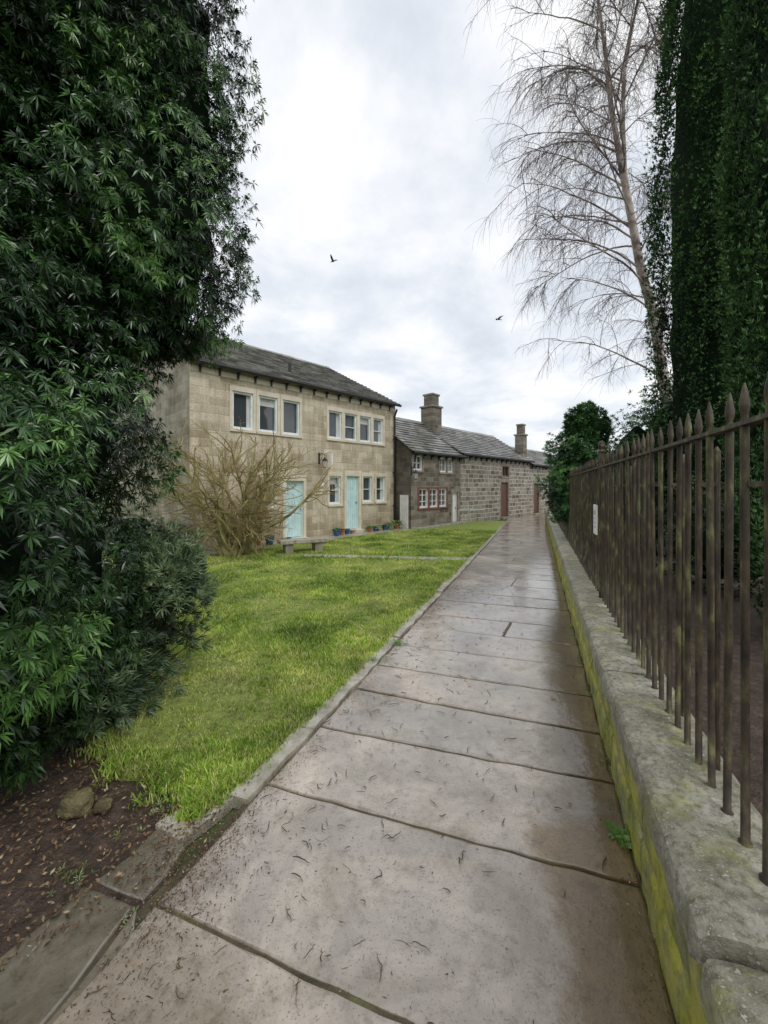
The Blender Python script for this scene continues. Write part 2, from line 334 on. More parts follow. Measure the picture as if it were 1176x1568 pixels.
for i in range(len(ts)-1):
    g=.006+random.uniform(0,.004)
    sk0=.02*math.sin(i*2.1); sk1=.02*math.sin((i+1)*2.1)
    a,b,c,d=PL(ts[i]+g-sk0),PR(ts[i]+g+sk0),PR(ts[i+1]-g+sk1),PL(ts[i+1]-g-sk1)
    z=random.uniform(-.003,.003); vv=rv()
    if i in (8,12,16,21,25):
        f=random.uniform(.35,.65);m1=a+(b-a)*f;m2=d+(c-d)*(f+.03); e=(b-a)/np.linalg.norm(b-a)*.006
        prism(mb,[a,m1-e,m2-e,d],-.05,z,a=vv,jit=.006); prism(mb,[m1+e,b,c,m2+e],-.05,z+.003,a=rv(),jit=.006)
    else: prism(mb,[a,b,c,d],-.05,z,a=vv,jit=.006,inset=.010,step=.05)
for poly in ([(-1.62,1.00),(-1.234,1.259),(-1.111,1.478),(-.905,1.396),(-.97,1.09),(-1.2,.8),(-1.9,.6)],
             [(-1.095,1.50),(-1.004,1.731),(-.84,1.65),(-.885,1.422)],
             [(-.878,1.385),(-.955,1.085),(-.99,.6),(-.97,.5),(-.84,1.31)],
             [(-1.22,.78),(-.99,1.05),(-1.01,.5),(-1.5,-.2),(-1.9,.55)]):
    prism(mb,poly,-.05,random.uniform(-.010,-.002),jit=.012,a=random.random()*.12)
for i in range(7):
    for j in range(3):
        o=np.array([6.6,19.2])+np.array([.693,.7205])*(i*.9)+np.array([.7205,-.693])*(j*.6-.2)
        e1=np.array([.693,.7205])*.885;e2=np.array([.7205,-.693])*.585
        prism(mb,[o,o+e2,o+e2+e1,o+e1],-.05,-.008+random.uniform(-.002,.002),a=rv(),step=.5)
mb.obj('stone_path',M_slab)
mb=MB();t=2.0
pt=lambda t,o:(PL(t)+np.array([-.9285,.3714])*o)
while t<20:
    L=random.uniform(.35,.85);w=random.uniform(.10,.125)
    prism(mb,[pt(t,w),pt(t,.012),pt(t+L-.012,.012),pt(t+L-.012,w)],-.05,.012+random.uniform(-.006,.010),jit=.012,a=random.random(),step=.05)
    t+=L
prism(mb,[(-1.02,1.735),(-.86,1.66),(-.66,2.0),(-.76,2.06)],-.05,.004,jit=.01)
mb.obj('path_kerb',M_kerb)
mb=MB()
x=1.75
while x>-2.6:
    L=random.uniform(.45,.7);yy=lambda q:8.25-.12*(q-.2)
    prism(mb,[(x,yy(x)-.15),(x,yy(x)+.14),(x-L,yy(x-L)+.14),(x-L,yy(x-L)-.15)],-.05,.016,jit=.03,a=random.random()); x-=L+.05
mb.obj('garden_path',M_kerb)
mb=MB(); dF=np.array([.693,.7205]);dI=np.array([-.7205,.693]);H0=np.array([-4.54,9.15])
for i in range(12):
    for j in range(2):
        o=H0+dF*(-.5+i*.68)-dI*(.48*(j+1)); w_=.66;
        prism(mb,[o,o+dF*w_,o+dF*w_+dI*.46,o+dI*.46],-.05,.02+random.uniform(-.004,.004),a=random.random(),step=.3)
mb.obj('terrace_paving',M_kerb)

# ------------------------------------------------------------------ low wall + railing
uw=np.array([.3634,.9317]);nr=np.array([.9317,-.3634]);W0=np.array([.40,0.])
uw2=np.array([.693,.7205]);nr2=np.array([.7205,-.693])
Tb=18.6/.9317
def WP(t,o,z):
    if t<=Tb: p=W0+uw*t+nr*o
    else:
        p=W0+uw*Tb+nr*o*(1-min(1,(t-Tb)/.3))+nr2*o*min(1,(t-Tb)/.3)+uw2*(t-Tb)
    return (p[0],p[1],z)
def loft(mb,t0,t1,prof,st=.05,amp=.006,seed=0,m=0):
    k=max(2,int((t1-t0)/st));n=len(prof);V=[]
    co=sum(p[0] for p in prof)/n;cz=sum(p[1] for p in prof)/n
    for i in range(k+1):
        t=t0+(t1-t0)*i/k; e=min(i,k-i); sh=.0 if e>0 else .010
        for (o,z) in prof:
            P=WP(t,o,z); d1=mnoise.noise((P[0]*5+seed,P[1]*5,P[2]*5))*amp*1.2+mnoise.noise((P[0]*18+seed,P[1]*18,P[2]*18))*amp*.7+mnoise.noise((P[0]*50+seed,P[1]*50,P[2]*50))*amp*.3
            oo=o+(o-co)/max(.05,abs(o-co))*(d1-sh); zz=z+(z-cz)/max(.03,abs(z-cz))*(d1*.6-sh*.7)
            V.append(WP(t,oo,zz))
    F=[(i*n+j,i*n+(j+1)%n,(i+1)*n+(j+1)%n,(i+1)*n+j) for i in range(k) for j in range(n)]
    F+= [tuple(range(n-1,-1,-1)),tuple(range(k*n,(k+1)*n))]
    mb.add(V,F,m)
mb=MB()
joints=[-1.6,-.5,.93,2.28]
while joints[-1]<30: joints.append(joints[-1]+random.uniform(.9,1.5))
for i in range(len(joints)-1):
    a,b=joints[i]+.006,joints[i+1]-.006; dz=random.uniform(-.006,.006)-(.03 if i<=1 else 0)
    pr=[(-.025,.40),(-.042,.410),(-.043,.43),(-.043,.45),(-.041,.475),(-.034,.492),(-.018,.503),(.0,.507),(.03,.508),(.06,.509),(.09,.510),(.12,.510),(.15,.51),(.18,.509),(.21,.507),(.25,.50),(.275,.47),(.275,.41),(.1,.398)]
    loft(mb,a,b,[(o,z+dz) for o,z in pr],st=.022 if i<5 else .2,amp=.007,seed=i*3.1)
cop=mb
wallE=empty('low_stone_wall')
cop.obj('coping',M_cope,wallE,smooth=False)
mb=MB();t=-1.6
while t<30:
    L=random.uniform(.55,1.1)
    for (z0,z1) in ((-.06,.17),(.175,.398)):
        loft(mb,t+.004,t+L-.004,[(.0,z0),(-.006,z0+.05),(-.006,(z0+z1)/2),(-.006,z1-.03),(.004,z1-.004),(.1,z1),(.24,z1),(.24,z0)],st=.05 if t<5 else .25,amp=.010,seed=t*7+z0)
    t+=L
mb.obj('courses',M_wallb,wallE)
P=[];R=[];tt=-.9
while tt<26:
    hs=[.49,.515,.52,.9,1.3,1.66,1.665,1.672,1.70,1.712,1.722,1.738,1.76,1.785]
    rr=[.018,.016,.0105,.0102,.0102,.0102,.0102,.009,.008,.0115,.0122,.0110,.0075,.002]
    jx=random.gauss(0,.003);jo=random.gauss(0,.002);hz=random.gauss(0,.004)
    P.append([WP(tt+jx*(h_-.5)*2,.165+jo*(h_-.5)*2,h_+hz) for h_ in hs]); R.append([q*random.uniform(.95,1.06) for q in rr]); tt+=.112
Vr,Fr=tubes(np.array(P),np.array(R),10)
rail=empty('iron_railing')
fast('bars',Vr,Fr,M_rust,rail,smooth=True)
mb=MB();tt=-.95
while tt<26:
    t1=tt+.5
    for (z0,z1,w) in ((1.668,1.681,.017),):
        mb.hexa([WP(tt,.165-w,z0),WP(t1,.165-w,z0),WP(t1,.165+w,z0),WP(tt,.165+w,z0),WP(tt,.165-w,z1),WP(t1,.165-w,z1),WP(t1,.165+w,z1),WP(tt,.165+w,z1)])
    tt=t1
tt=.55
while tt<26:
    o=.215
    mb.tube([WP(tt,o,.47),WP(tt,o,1.55),WP(tt,o,1.60),WP(tt,o,1.625),WP(tt,o,1.64)],[.010,.010,.012,.010,.003],8)
    mb.hexa([WP(tt-.008,.165,1.50),WP(tt+.008,.165,1.50),WP(tt+.008,o,1.50),WP(tt-.008,o,1.50),WP(tt-.008,.165,1.515),WP(tt+.008,.165,1.515),WP(tt+.008,o,1.515),WP(tt-.008,o,1.515)])
    tt+=.112*3
for tp in (3.8,):
    mb.tube([WP(tp,.165,.45),WP(tp,.165,1.80),WP(tp,.165,1.81),WP(tp,.165,1.83),WP(tp,.165,1.86),WP(tp,.165,1.89),WP(tp,.165,1.91)],[.024,.024,.034,.02,.032,.026,.004],10)
mb.obj('rails_and_posts',M_rust,rail)
mb=MB();a,b=3.86,4.05
mb.hexa([WP(a,.128,1.06),WP(b,.128,1.06),WP(b,.14,1.06),WP(a,.14,1.06),WP(a,.128,1.33),WP(b,.128,1.33),WP(b,.14,1.33),WP(a,.14,1.33)],0)
mb.hexa([WP(a+.03,.1255,1.24),WP(b-.03,.1255,1.24),WP(b-.03,.1275,1.24),WP(a+.03,.1275,1.24),WP(a+.03,.1255,1.28),WP(b-.03,.1255,1.28),WP(b-.03,.1275,1.28),WP(a+.03,.1275,1.28)],1)
for z in (1.12,1.16,1.20):
    mb.hexa([WP(a+.03,.1255,z),WP(b-.03,.1255,z),WP(b-.03,.1275,z),WP(a+.03,.1275,z),WP(a+.03,.1255,z+.012),WP(b-.03,.1255,z+.012),WP(b-.03,.1275,z+.012),WP(a+.03,.1275,z+.012)],1)
mb.obj('notice_sign',[M_white,M_steel])

# ------------------------------------------------------------------ cottages
RZ=math.atan2(.7205,.693)
def cottage(name,org,L,D,eave,ridge,ops,mf,ms_,trim,ridge_y=None,course=.22):
    E=empty(name,(org[0],org[1],0),RZ)
    ry=ridge_y or D/2
    xs=sorted({0,L,*[o[0] for o in ops],*[o[1] for o in ops]});zs=sorted({-.1,eave,*[o[2] for o in ops],*[o[3] for o in ops]})
    mb=MB()
    for i in range(len(xs)-1):
        for j in range(len(zs)-1):
            cx=(xs[i]+xs[i+1])/2;cz=(zs[j]+zs[j+1])/2
            if any(o[0]<cx<o[1] and o[2]<cz<o[3] for o in ops): continue
            mb.add([(xs[i],0,zs[j]),(xs[i+1],0,zs[j]),(xs[i+1],0,zs[j+1]),(xs[i],0,zs[j+1])],[(0,1,2,3)],0)
    for o in ops:
        a,b,c,d=o[:4];t=.13
        mb.add([(a,0,c),(a,t,c),(a,t,d),(a,0,d)],[(0,1,2,3)],2);mb.add([(b,0,c),(b,0,d),(b,t,d),(b,t,c)],[(0,1,2,3)],2)
        mb.add([(a,0,d),(a,t,d),(b,t,d),(b,0,d)],[(0,1,2,3)],2);mb.add([(a,0,c),(b,0,c),(b,t,c),(a,t,c)],[(0,1,2,3)],2)
    for xx in (0,L):
        mb.add([(xx,0,-.1),(xx,D,-.1),(xx,D,eave),(xx,ry,ridge),(xx,0,eave)],[(0,1,2,3,4)],1)
    mb.add([(0,D,-.1),(L,D,-.1),(L,D,eave),(0,D,eave)],[(0,1,2,3)],0)
    mb.obj('walls',[mf,ms_,trim],E)
    mt=MB();gl=MB();fr={};cu=MB()
    for n_,o in enumerate(ops):
        a,b,c,d,kind=o[:5]; fm=o[5]; w=.07; pz=-.014-.0007*n_
        if kind=='win':
            mt.box(a-w,b+w,pz,.05,d+.001,d+.13,0); mt.box(a-w,b+w,pz-.02,.05,c-.075,c-.001,0)
            mt.box(a-w,a-.001,pz,.05,c,d,0); mt.box(b+.001,b+w,pz,.05,c,d,0)
        elif kind=='door':
            mt.box(a-w*1.3,b+w*1.3,pz,.05,d+.001,d+.16,0); mt.box(a-w*1.3,a-.001,pz,.05,0,d,0); mt.box(b+.001,b+w*1.3,pz,.05,0,d,0)
            mt.box(a-.08,b+.08,-.16,.05,-.05,c-.002,0)
        f=fr.setdefault(fm.name,(MB(),fm))[0]
        if kind in('win','plainwin'):
            gl.add([(a,.11,c),(b,.11,c),(b,.11,d),(a,.11,d)],[(0,1,2,3)])
            k=.048; f.box(a,a+k,.03,.105,c,d);f.box(b-k,b,.03,.105,c,d);f.box(a+k,b-k,.03,.105,d-k,d);f.box(a+k,b-k,.03,.105,c,c+k*1.3)
            nm=o[6] if len(o)>6 else 0
            for q in range(1,nm+1):
                xm=a+(b-a)*q/(nm+1); f.box(xm-.014,xm+.014,.055,.1045,c+k*1.3,d-k)
            if len(o)>7:
                for q in range(1,o[7]+1):
                    zm=c+(d-c)*q/(o[7]+1); f.box(a+k,b-k,.062,.104,zm-.012,zm+.012)
            if n_%3==0 and d-c>.8:
                cu.box(b-k-.09,b-k,.1065,.1085,c+.07,d-.05)
            if n_%4==1 and d-c>.8: cu.box(a+k,b-k,.1065,.1085,d-.25,d-.05)
        else:
            f.box(a+.035,b-.035,.075,.12,c+.01,d-.035)
            f.box(a,a+.034,.05,.125,c,d);f.box(b-.034,b,.05,.125,c,d);f.box(a+.034,b-.034,.05,.125,d-.034,d)
            nb=5
            for q in range(nb):
                x0=a+.045+(b-a-.09)*q/nb; f.box(x0+.003,x0+(b-a-.09)/nb-.003,.066,.0745,c+.03,d-.05)
            gl.box(b-.085,b-.065,.045,.064,(c+d)/2-.03,(c+d)/2+.03)
    mt.obj('stone_surrounds',trim,E,bevel=.006); gl.obj('glazing',M_glass,E)
    if cu.v: cu.obj('curtains',M_curt,E)
    for k,(f,m) in fr.items(): f.obj('joinery_'+k,m,E)
    mb=MB();ov=.16
    sl=(ridge-eave)/ry; Ls=math.hypot(ry+ov,sl*(ry+ov)); cy,sy=(ry+ov)/Ls,sl*(ry+ov)/Ls
    zb=eave-sl*ov+.03
    def pt(x,s,h,side):
        y_=-ov+s*cy-h*sy; z_=zb+s*sy+h*cy
        z_-=.025*math.sin(math.pi*min(1,max(0,x/L)))*math.sin(math.pi*s/Ls)
        if side: y_=2*ry-y_
        return (x,y_,z_)
    for side in (0,1):
        nco=int(Ls/course)
        for i in range(nco):
            s0=i*Ls/nco; s1=min(Ls,s0+Ls/nco*1.35); x=-.1-random.random()*.2
            while x<L+.1:
                w=random.uniform(.24,.5)*(1.15-.3*i/nco); x0=max(x,-.10);x1=min(x+w-.008,L+.1)
                if x1-x0>.03:
                    j=random.uniform(0,.012);dl=random.uniform(-.016,.016)
                    mb.hexa([pt(x0,s0+dl,.014+j,side),pt(x1,s0+dl,.014+j,side),pt(x1,s1,-.012,side),pt(x0,s1,-.012,side),
                             pt(x0,s0+dl,.052+j,side),pt(x1,s0+dl,.052+j,side),pt(x1,s1,.010,side),pt(x0,s1,.010,side)],0,random.random())
                x+=w
        mb.add([pt(-.08,.02,-.045,side),pt(L+.08,.02,-.045,side),pt(L+.08,Ls,-.045,side),pt(-.08,Ls,-.045,side)],[(0,1,2,3)],0,0)
    x=-.1
    while x<L+.1:
        w=min(.55,L+.1-x)
        zt=zb+Ls*sy+random.uniform(-.008,.008)
        mb.hexa([(x,ry-.13,zt-.06),(x+w-.01,ry-.13,zt-.06),(x+w-.01,ry+.13,zt-.06),(x,ry+.13,zt-.06),(x,ry-.03,zt+.07),(x+w-.01,ry-.03,zt+.07),(x+w-.01,ry+.03,zt+.07),(x,ry+.03,zt+.07)],0,.6+.4*random.random()); x+=w
    mb.obj('slate_roof',M_slate,E)
    mb=MB(); yg=-ov-.03;zg=zb-.02
    mb.tube([(-.1,yg,zg),(L/2,yg,zg),(L+.1,yg,zg)],.045,8); x=.2
    while x<L:
        mb.box(x,x+.05,-ov-.0,-.001,zg-.10,zg-.04); mb.box(x,x+.05,-.05,-.001,zg-.2,zg-.101); x+=.47
    mb.obj('gutter',M_black,E)
    return E
bl=M_frame
ops=[]
for i in range(3): a=1.03+i*.72; ops.append((a,a+.56,2.97,3.93,'win',bl,0))
for i,(a,b) in enumerate(((4.08,4.60),(4.73,5.25),(5.38,5.89),(6.02,6.50))): ops.append((a,b,3.0,3.86,'win',bl,0,1) if i%2 else (a,b,3.0,3.86,'win',bl,0))
ops+=[(1.73,2.2,.95,1.75,'win',bl,0,1),(2.57,3.16,.03,1.66,'door',M_door),(4.10,4.56,.95,1.82,'win',bl,0,1),(4.80,5.35,.1,1.84,'door',M_door),
      (5.53,5.95,.98,1.84,'win',bl,0,1),(6.16,6.60,.98,1.84,'win',bl,0,1)]
C1=cottage('stone_cottage',(-4.54,9.15),7.135,8,4.5,6.62,ops,M_wf,M_ws,M_trim)
mb=MB(); mb.box(0.001,7.134,-.02,.0,4.22,4.36,0); mb.obj('eaves_course',M_trim,C1,bevel=.005)
mb=MB(); mb.tube([(7.05,-.17,4.28),(7.05,-.06,4.05),(7.05,-.06,.05)],.035,8)
for z in (.8,2.,3.2): mb.box(7.0,7.10,-.07,0,z,z+.03)
mb.tube([(3.28,.9,4.85),(3.28,.9,5.3)],.05,8)
mb.obj('downpipe',M_black,C1)
def lantern(name,par,x,y,z,arm=.28,dx=0):
    mb=MB(); mb.box(x-.03,x+.03,y-.012,y,z-.12,z+.22,0)
    mb.tube([(x,y-.01,z+.12),(x,y-arm*.5,z+.2),(x,y-arm,z+.14),(x,y-arm,z+.06)],.011,6,0)
    mb.tube([(x,y-.01,z-.05),(x,y-arm*.4,z+.0),(x,y-arm*.6,z+.15)],.008,6,0)
    c=(x,y-arm,z-.24)
    mb.lathe(c,[(.02,-.02),(.05,0),(.055,.01)],6,0); mb.lathe(c,[(.05,.012),(.075,.20)],6,1); mb.lathe(c,[(.095,.201),(.09,.215),(.05,.27),(.02,.285),(.02,.31),(.004,.33)],6,0)
    for i in range(6):
        t=2*math.pi*i/6; mb.tube([(c[0]+.051*math.cos(t),c[1]+.051*math.sin(t),c[2]+.01),(c[0]+.077*math.cos(t),c[1]+.077*math.sin(t),c[2]+.2)],.005,4,0)
    mb.obj(name,[M_black,M_curt],par)
lantern('wall_lantern',C1,3.72,0,2.30)
mb=MB(); mb.box(3.95,4.02,-.32,0,2.52,2.54); mb.box(3.96,4.01,-.30,-.29,2.20,2.52); mb.box(3.78,3.9,-.02,-.002,1.5,1.62); mb.obj('sign_bracket',M_white,C1)
w=M_white;ops=[(.12,.64,2.08,2.62,'win',w,1,1),(1.72,2.14,2.05,2.62,'win',w,1,1),(2.22,2.6,2.05,2.62,'win',w,1,1),
     (.45,.98,.72,1.42,'plainwin',w,1,2),(1.06,1.58,.72,1.42,'plainwin',w,1,2),(1.66,2.16,.72,1.42,'plainwin',w,1,2),(2.55,2.93,.02,1.25,'door',w)]
C2=cottage('stone_cottage',(.95,13.75),3.15,4.75,2.8,4.28,ops,M_df,M_ds,M_dtrim,ridge_y=2.05,course=.2)
mb=MB()
for x0,x1 in ((.37,.449),(.981,1.059),(1.581,1.659),(2.161,2.24)): mb.box(x0,x1,-.02,.06,.72,1.42)
mb.box(.37,2.24,-.022,.06,1.421,1.48); mb.box(.35,2.26,-.05,.06,.66,.719); mb.obj('window_mullions',M_red,C2)
mb=MB(); mb.box(-.03,-.002,.12,.50,0,1.20); 
for q in range(4): mb.box(-.037,-.031,.14+q*.09,.22+q*.09,.05,1.15)
mb.obj('side_door',w,C2)
lantern('wall_lantern',C2,.02,-.0,2.0,arm=.2)
C3=cottage('stone_cottage',(3.12+.0025,16.0+.0025),6.7,4.4,2.9,4.3,[(3.6,4.25,1.97,2.48,'win',M_brown,1,0),(3.45,4.2,.05,1.70,'door',M_brown)],M_rf,M_rs,M_dtrim,ridge_y=2.2,course=.2)
C4=cottage('stone_cottage',(3.12+.693*6.72,16.0+.7205*6.72),7.5,4.4,2.72,3.85,[(.45,1.15,.05,1.66,'door',M_brown),(2.2,3.0,1.0,1.8,'win',w,1,1)],M_rf,M_rs,M_dtrim,ridge_y=2.2,course=.2)
def chimney(par,x,y,z0,z1,w,pot=.3):
    mb=MB(); h=w/2
    mb.box(x-h,x+h,y-h,y+h,z0,z1-.62,0); mb.box(x-h-.05,x+h+.05,y-h-.05,y+h+.05,z1-.619,z1-.54,1)
    mb.box(x-h*.72,x+h*.72,y-h*.72,y+h*.72,z1-.539,z1-.08,0); mb.box(x-h*.85,x+h*.85,y-h*.85,y+h*.85,z1-.079,z1,1)
    mb.obj('chimney',[M_df,M_dtrim],par,bevel=.012)
chimney(C3,.36,1.75,3.3,5.60,.66); chimney(C3,6.42,.38,2.7,4.82,.46)
V=[];n=96
for i in range(n):
    a=2*math.pi*i/n; h=10+9*mnoise.noise((math.cos(a)*2,math.sin(a)*2,0))
    for (r,z) in ((140,-.5),(190,h),(260,h*1.2),(300,-1)): V.append((r*math.cos(a),r*math.sin(a),z))
F=[(i*4+j,((i+1)%n)*4+j,((i+1)%n)*4+j+1,i*4+j+1) for i in range(n) for j in range(3)]
fast('distant_hills',V,F,M_ground,smooth=True)

# ------------------------------------------------------------------ foliage machinery
def whorl(nl,wd,el=(-.1,.9),L=1.,seed=0):
    r=np.random.default_rng(seed);V=[];F=[]
    for i in range(nl):
        az=2*math.pi*i*.381966+r.normal(0,.15); e=r.uniform(*el); l=L*r.uniform(.6,1.1)
        d=np.array([math.cos(az)*math.cos(e),math.sin(az)*math.cos(e),math.sin(e)]); s=np.array([-math.sin(az),math.cos(az),0]); up=np.cross(d,s)*-1
        o=len(V); m=d*l*.55
        V+=[d*.05*l,m+s*wd*l+up*.05*l,m-s*wd*l+up*.05*l,d*l]
        F+=[(o,o+1,o+3),(o,o+3,o+2)]
    return np.array(V),np.array(F)
def instance(tmpl,pos,axis,sc,droop,var):
    TV,TF=tmpl;N=len(pos);k=len(TV)
    A=nrm(axis);rd=nrm(rng.normal(size=(N,3)));U=nrm(np.cross(A,rd));W=np.cross(A,U)
    V=TV[None,:,0:1]*U[:,None]+TV[None,:,1:2]*W[:,None]+TV[None,:,2:3]*A[:,None]
    r2=(TV**2).sum(1)
    V=V*sc[:,None,None]; V[:,:,2]-=droop*sc[:,None]*r2[None]
    V=V+pos[:,None]
    F=TF[None]+np.arange(N)[:,None,None]*k
    lv=var[:,None]+rng.normal(0,.06,(N,k))
    return V.reshape(-1,3),F.reshape(-1,3),np.clip(lv,0,1).ravel()
def merge(L_):
    V=[];F=[];A=[];o=0
    for v,f,a in L_: V.append(v);F.append(f+o);A.append(a);o+=len(v)
    return np.concatenate(V),np.concatenate(F),np.concatenate(A)
def crown(ells,N,back=-.35,lump=.2,fr=(.74,1.05),lsc=2.2,cam=(0,0,1.5),rej=.62,void=None):
    C=np.array([e[0] for e in ells]);R=np.array([e[1] for e in ells])
    ar=(R[:,0]*R[:,2])+.12;i=rng.choice(len(ells),N,p=ar/ar.sum())
    d=nrm(rng.normal(size=(N,3)));f=fr[0]+(fr[1]-fr[0])*rng.random(N)**.6
    nn=nrm(d/R[i]); P0=C[i]+R[i]*d
    tc=nrm(np.array(cam)-P0); k=(nn*tc).sum(1)>back
    i,d,f,nn,P0=i[k],d[k],f[k],nn[k],P0[k]
    nz=np.array([mnoise.noise(Vector(p*lsc))+.6*mnoise.noise(Vector(p*lsc*2.8)) for p in P0])
    P=C[i]+R[i]*d*(f*(1+lump*nz))[:,None]
    keep=P[:,2]>.02
    for j in range(len(ells)):
        q=(((P-C[j])/R[j])**2).sum(1)**.5; keep&=~((q<rej)&(i!=j))
    if void is not None: keep&=(nz>void)|(rng.random(len(nz))<.30)
    v=np.clip((f-fr[0])/(fr[1]-fr[0])*.42+nz*.72+.16*nn[:,2]+.06+rng.normal(0,.13,len(P)),0,1)  # paler outward and upward: depth shade and top light put into leaf colour
    return P[keep],nn[keep],v[keep]
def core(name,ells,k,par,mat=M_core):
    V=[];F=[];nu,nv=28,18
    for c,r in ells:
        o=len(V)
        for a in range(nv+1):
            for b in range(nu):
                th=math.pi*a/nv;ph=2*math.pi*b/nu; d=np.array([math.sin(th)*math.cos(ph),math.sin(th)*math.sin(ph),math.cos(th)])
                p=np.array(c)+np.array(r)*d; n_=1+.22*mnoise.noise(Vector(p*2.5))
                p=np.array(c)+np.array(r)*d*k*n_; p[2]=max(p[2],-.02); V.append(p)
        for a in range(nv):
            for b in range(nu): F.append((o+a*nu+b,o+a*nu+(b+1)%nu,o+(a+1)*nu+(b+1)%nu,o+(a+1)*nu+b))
    fast(name,V,F,mat,par)  # solid dark blobs standing in for the shaded crown interior
E=empty('evergreen_tree')
ells=[((-2.35,2.35,.95),(.80,.8,.85)),((-2.65,2.65,1.9),(1.02,1.0,.95)),((-2.02,1.62,1.25),(.66,.62,.95)),((-2.0,1.95,.55),(.50,.5,.45)),
      ((-2.25,3.35,3.75),(1.00,1.05,1.15)),((-2.28,3.35,5.3),(1.02,1.15,1.35)),((-3.3,2.8,3.4),(1.3,1.2,1.3)),((-3.1,2.5,5.0),(1.3,1.2,1.6)),((-2.7,2.2,2.7),(.85,.8,.85)),((-2.15,3.1,6.6),(.95,1.0,1.2)),
      ((-1.78,3.25,4.5),(.46,.5,.70)),((-1.90,3.3,3.2),(.46,.5,.6)),((-2.5,2.9,2.75),(.8,.8,.7)),((-3.5,3.9,2.2),(.9,.8,1.2))]
parts=[]
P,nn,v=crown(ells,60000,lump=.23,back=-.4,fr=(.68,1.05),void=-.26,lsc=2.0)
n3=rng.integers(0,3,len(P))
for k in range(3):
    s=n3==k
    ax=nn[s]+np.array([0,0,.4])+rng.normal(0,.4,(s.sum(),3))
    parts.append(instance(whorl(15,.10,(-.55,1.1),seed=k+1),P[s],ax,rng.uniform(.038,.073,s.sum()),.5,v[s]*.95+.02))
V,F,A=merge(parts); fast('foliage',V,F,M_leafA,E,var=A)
core('shade_core',ells,.66,E)
mb=MB(); mb.tube([(-2.9,2.9,-.05),(-2.9,2.95,1.5),(-2.85,3.0,3.),(-2.8,3.0,5.)],[.16,.14,.12,.06],10); mb.obj('trunk',M_bark,E)
E=empty('evergreen_shrub')
ells2=[((-1.80,3.05,.66),(.33,.35,.40)),((-1.95,2.8,.45),(.34,.35,.36)),((-1.85,2.55,.2),(.30,.28,.2)),((-1.58,3.0,.85),(.13,.2,.12))]
P,nn,v=crown(ells2,3400,back=-.6,lump=.9,fr=(.5,1.25))
ax=nn*.9+np.array([.25,0,.6])+rng.normal(0,.3,P.shape)
V,F,A=instance(whorl(14,.055,(.1,1.3),seed=9),P,ax,rng.uniform(.045,.10,len(P)),.1,v); fast('foliage',V,F,M_leafB,E,var=A)
core('shade_core',ells2[:3],.5,E)
i_=rng.integers(0,len(P),160); st=np.array([[-1.9,2.85,.0]]).repeat(160,0); dd=P[i_]-st
Pb=grow(st,dd,np.linalg.norm(dd,axis=1)*1.12,5,0,.06); Vt,Ft=tubes(Pb,np.linspace(.007,.0015,6)[None].repeat(160,0),4); fast('stems',Vt,Ft,M_bark,E)

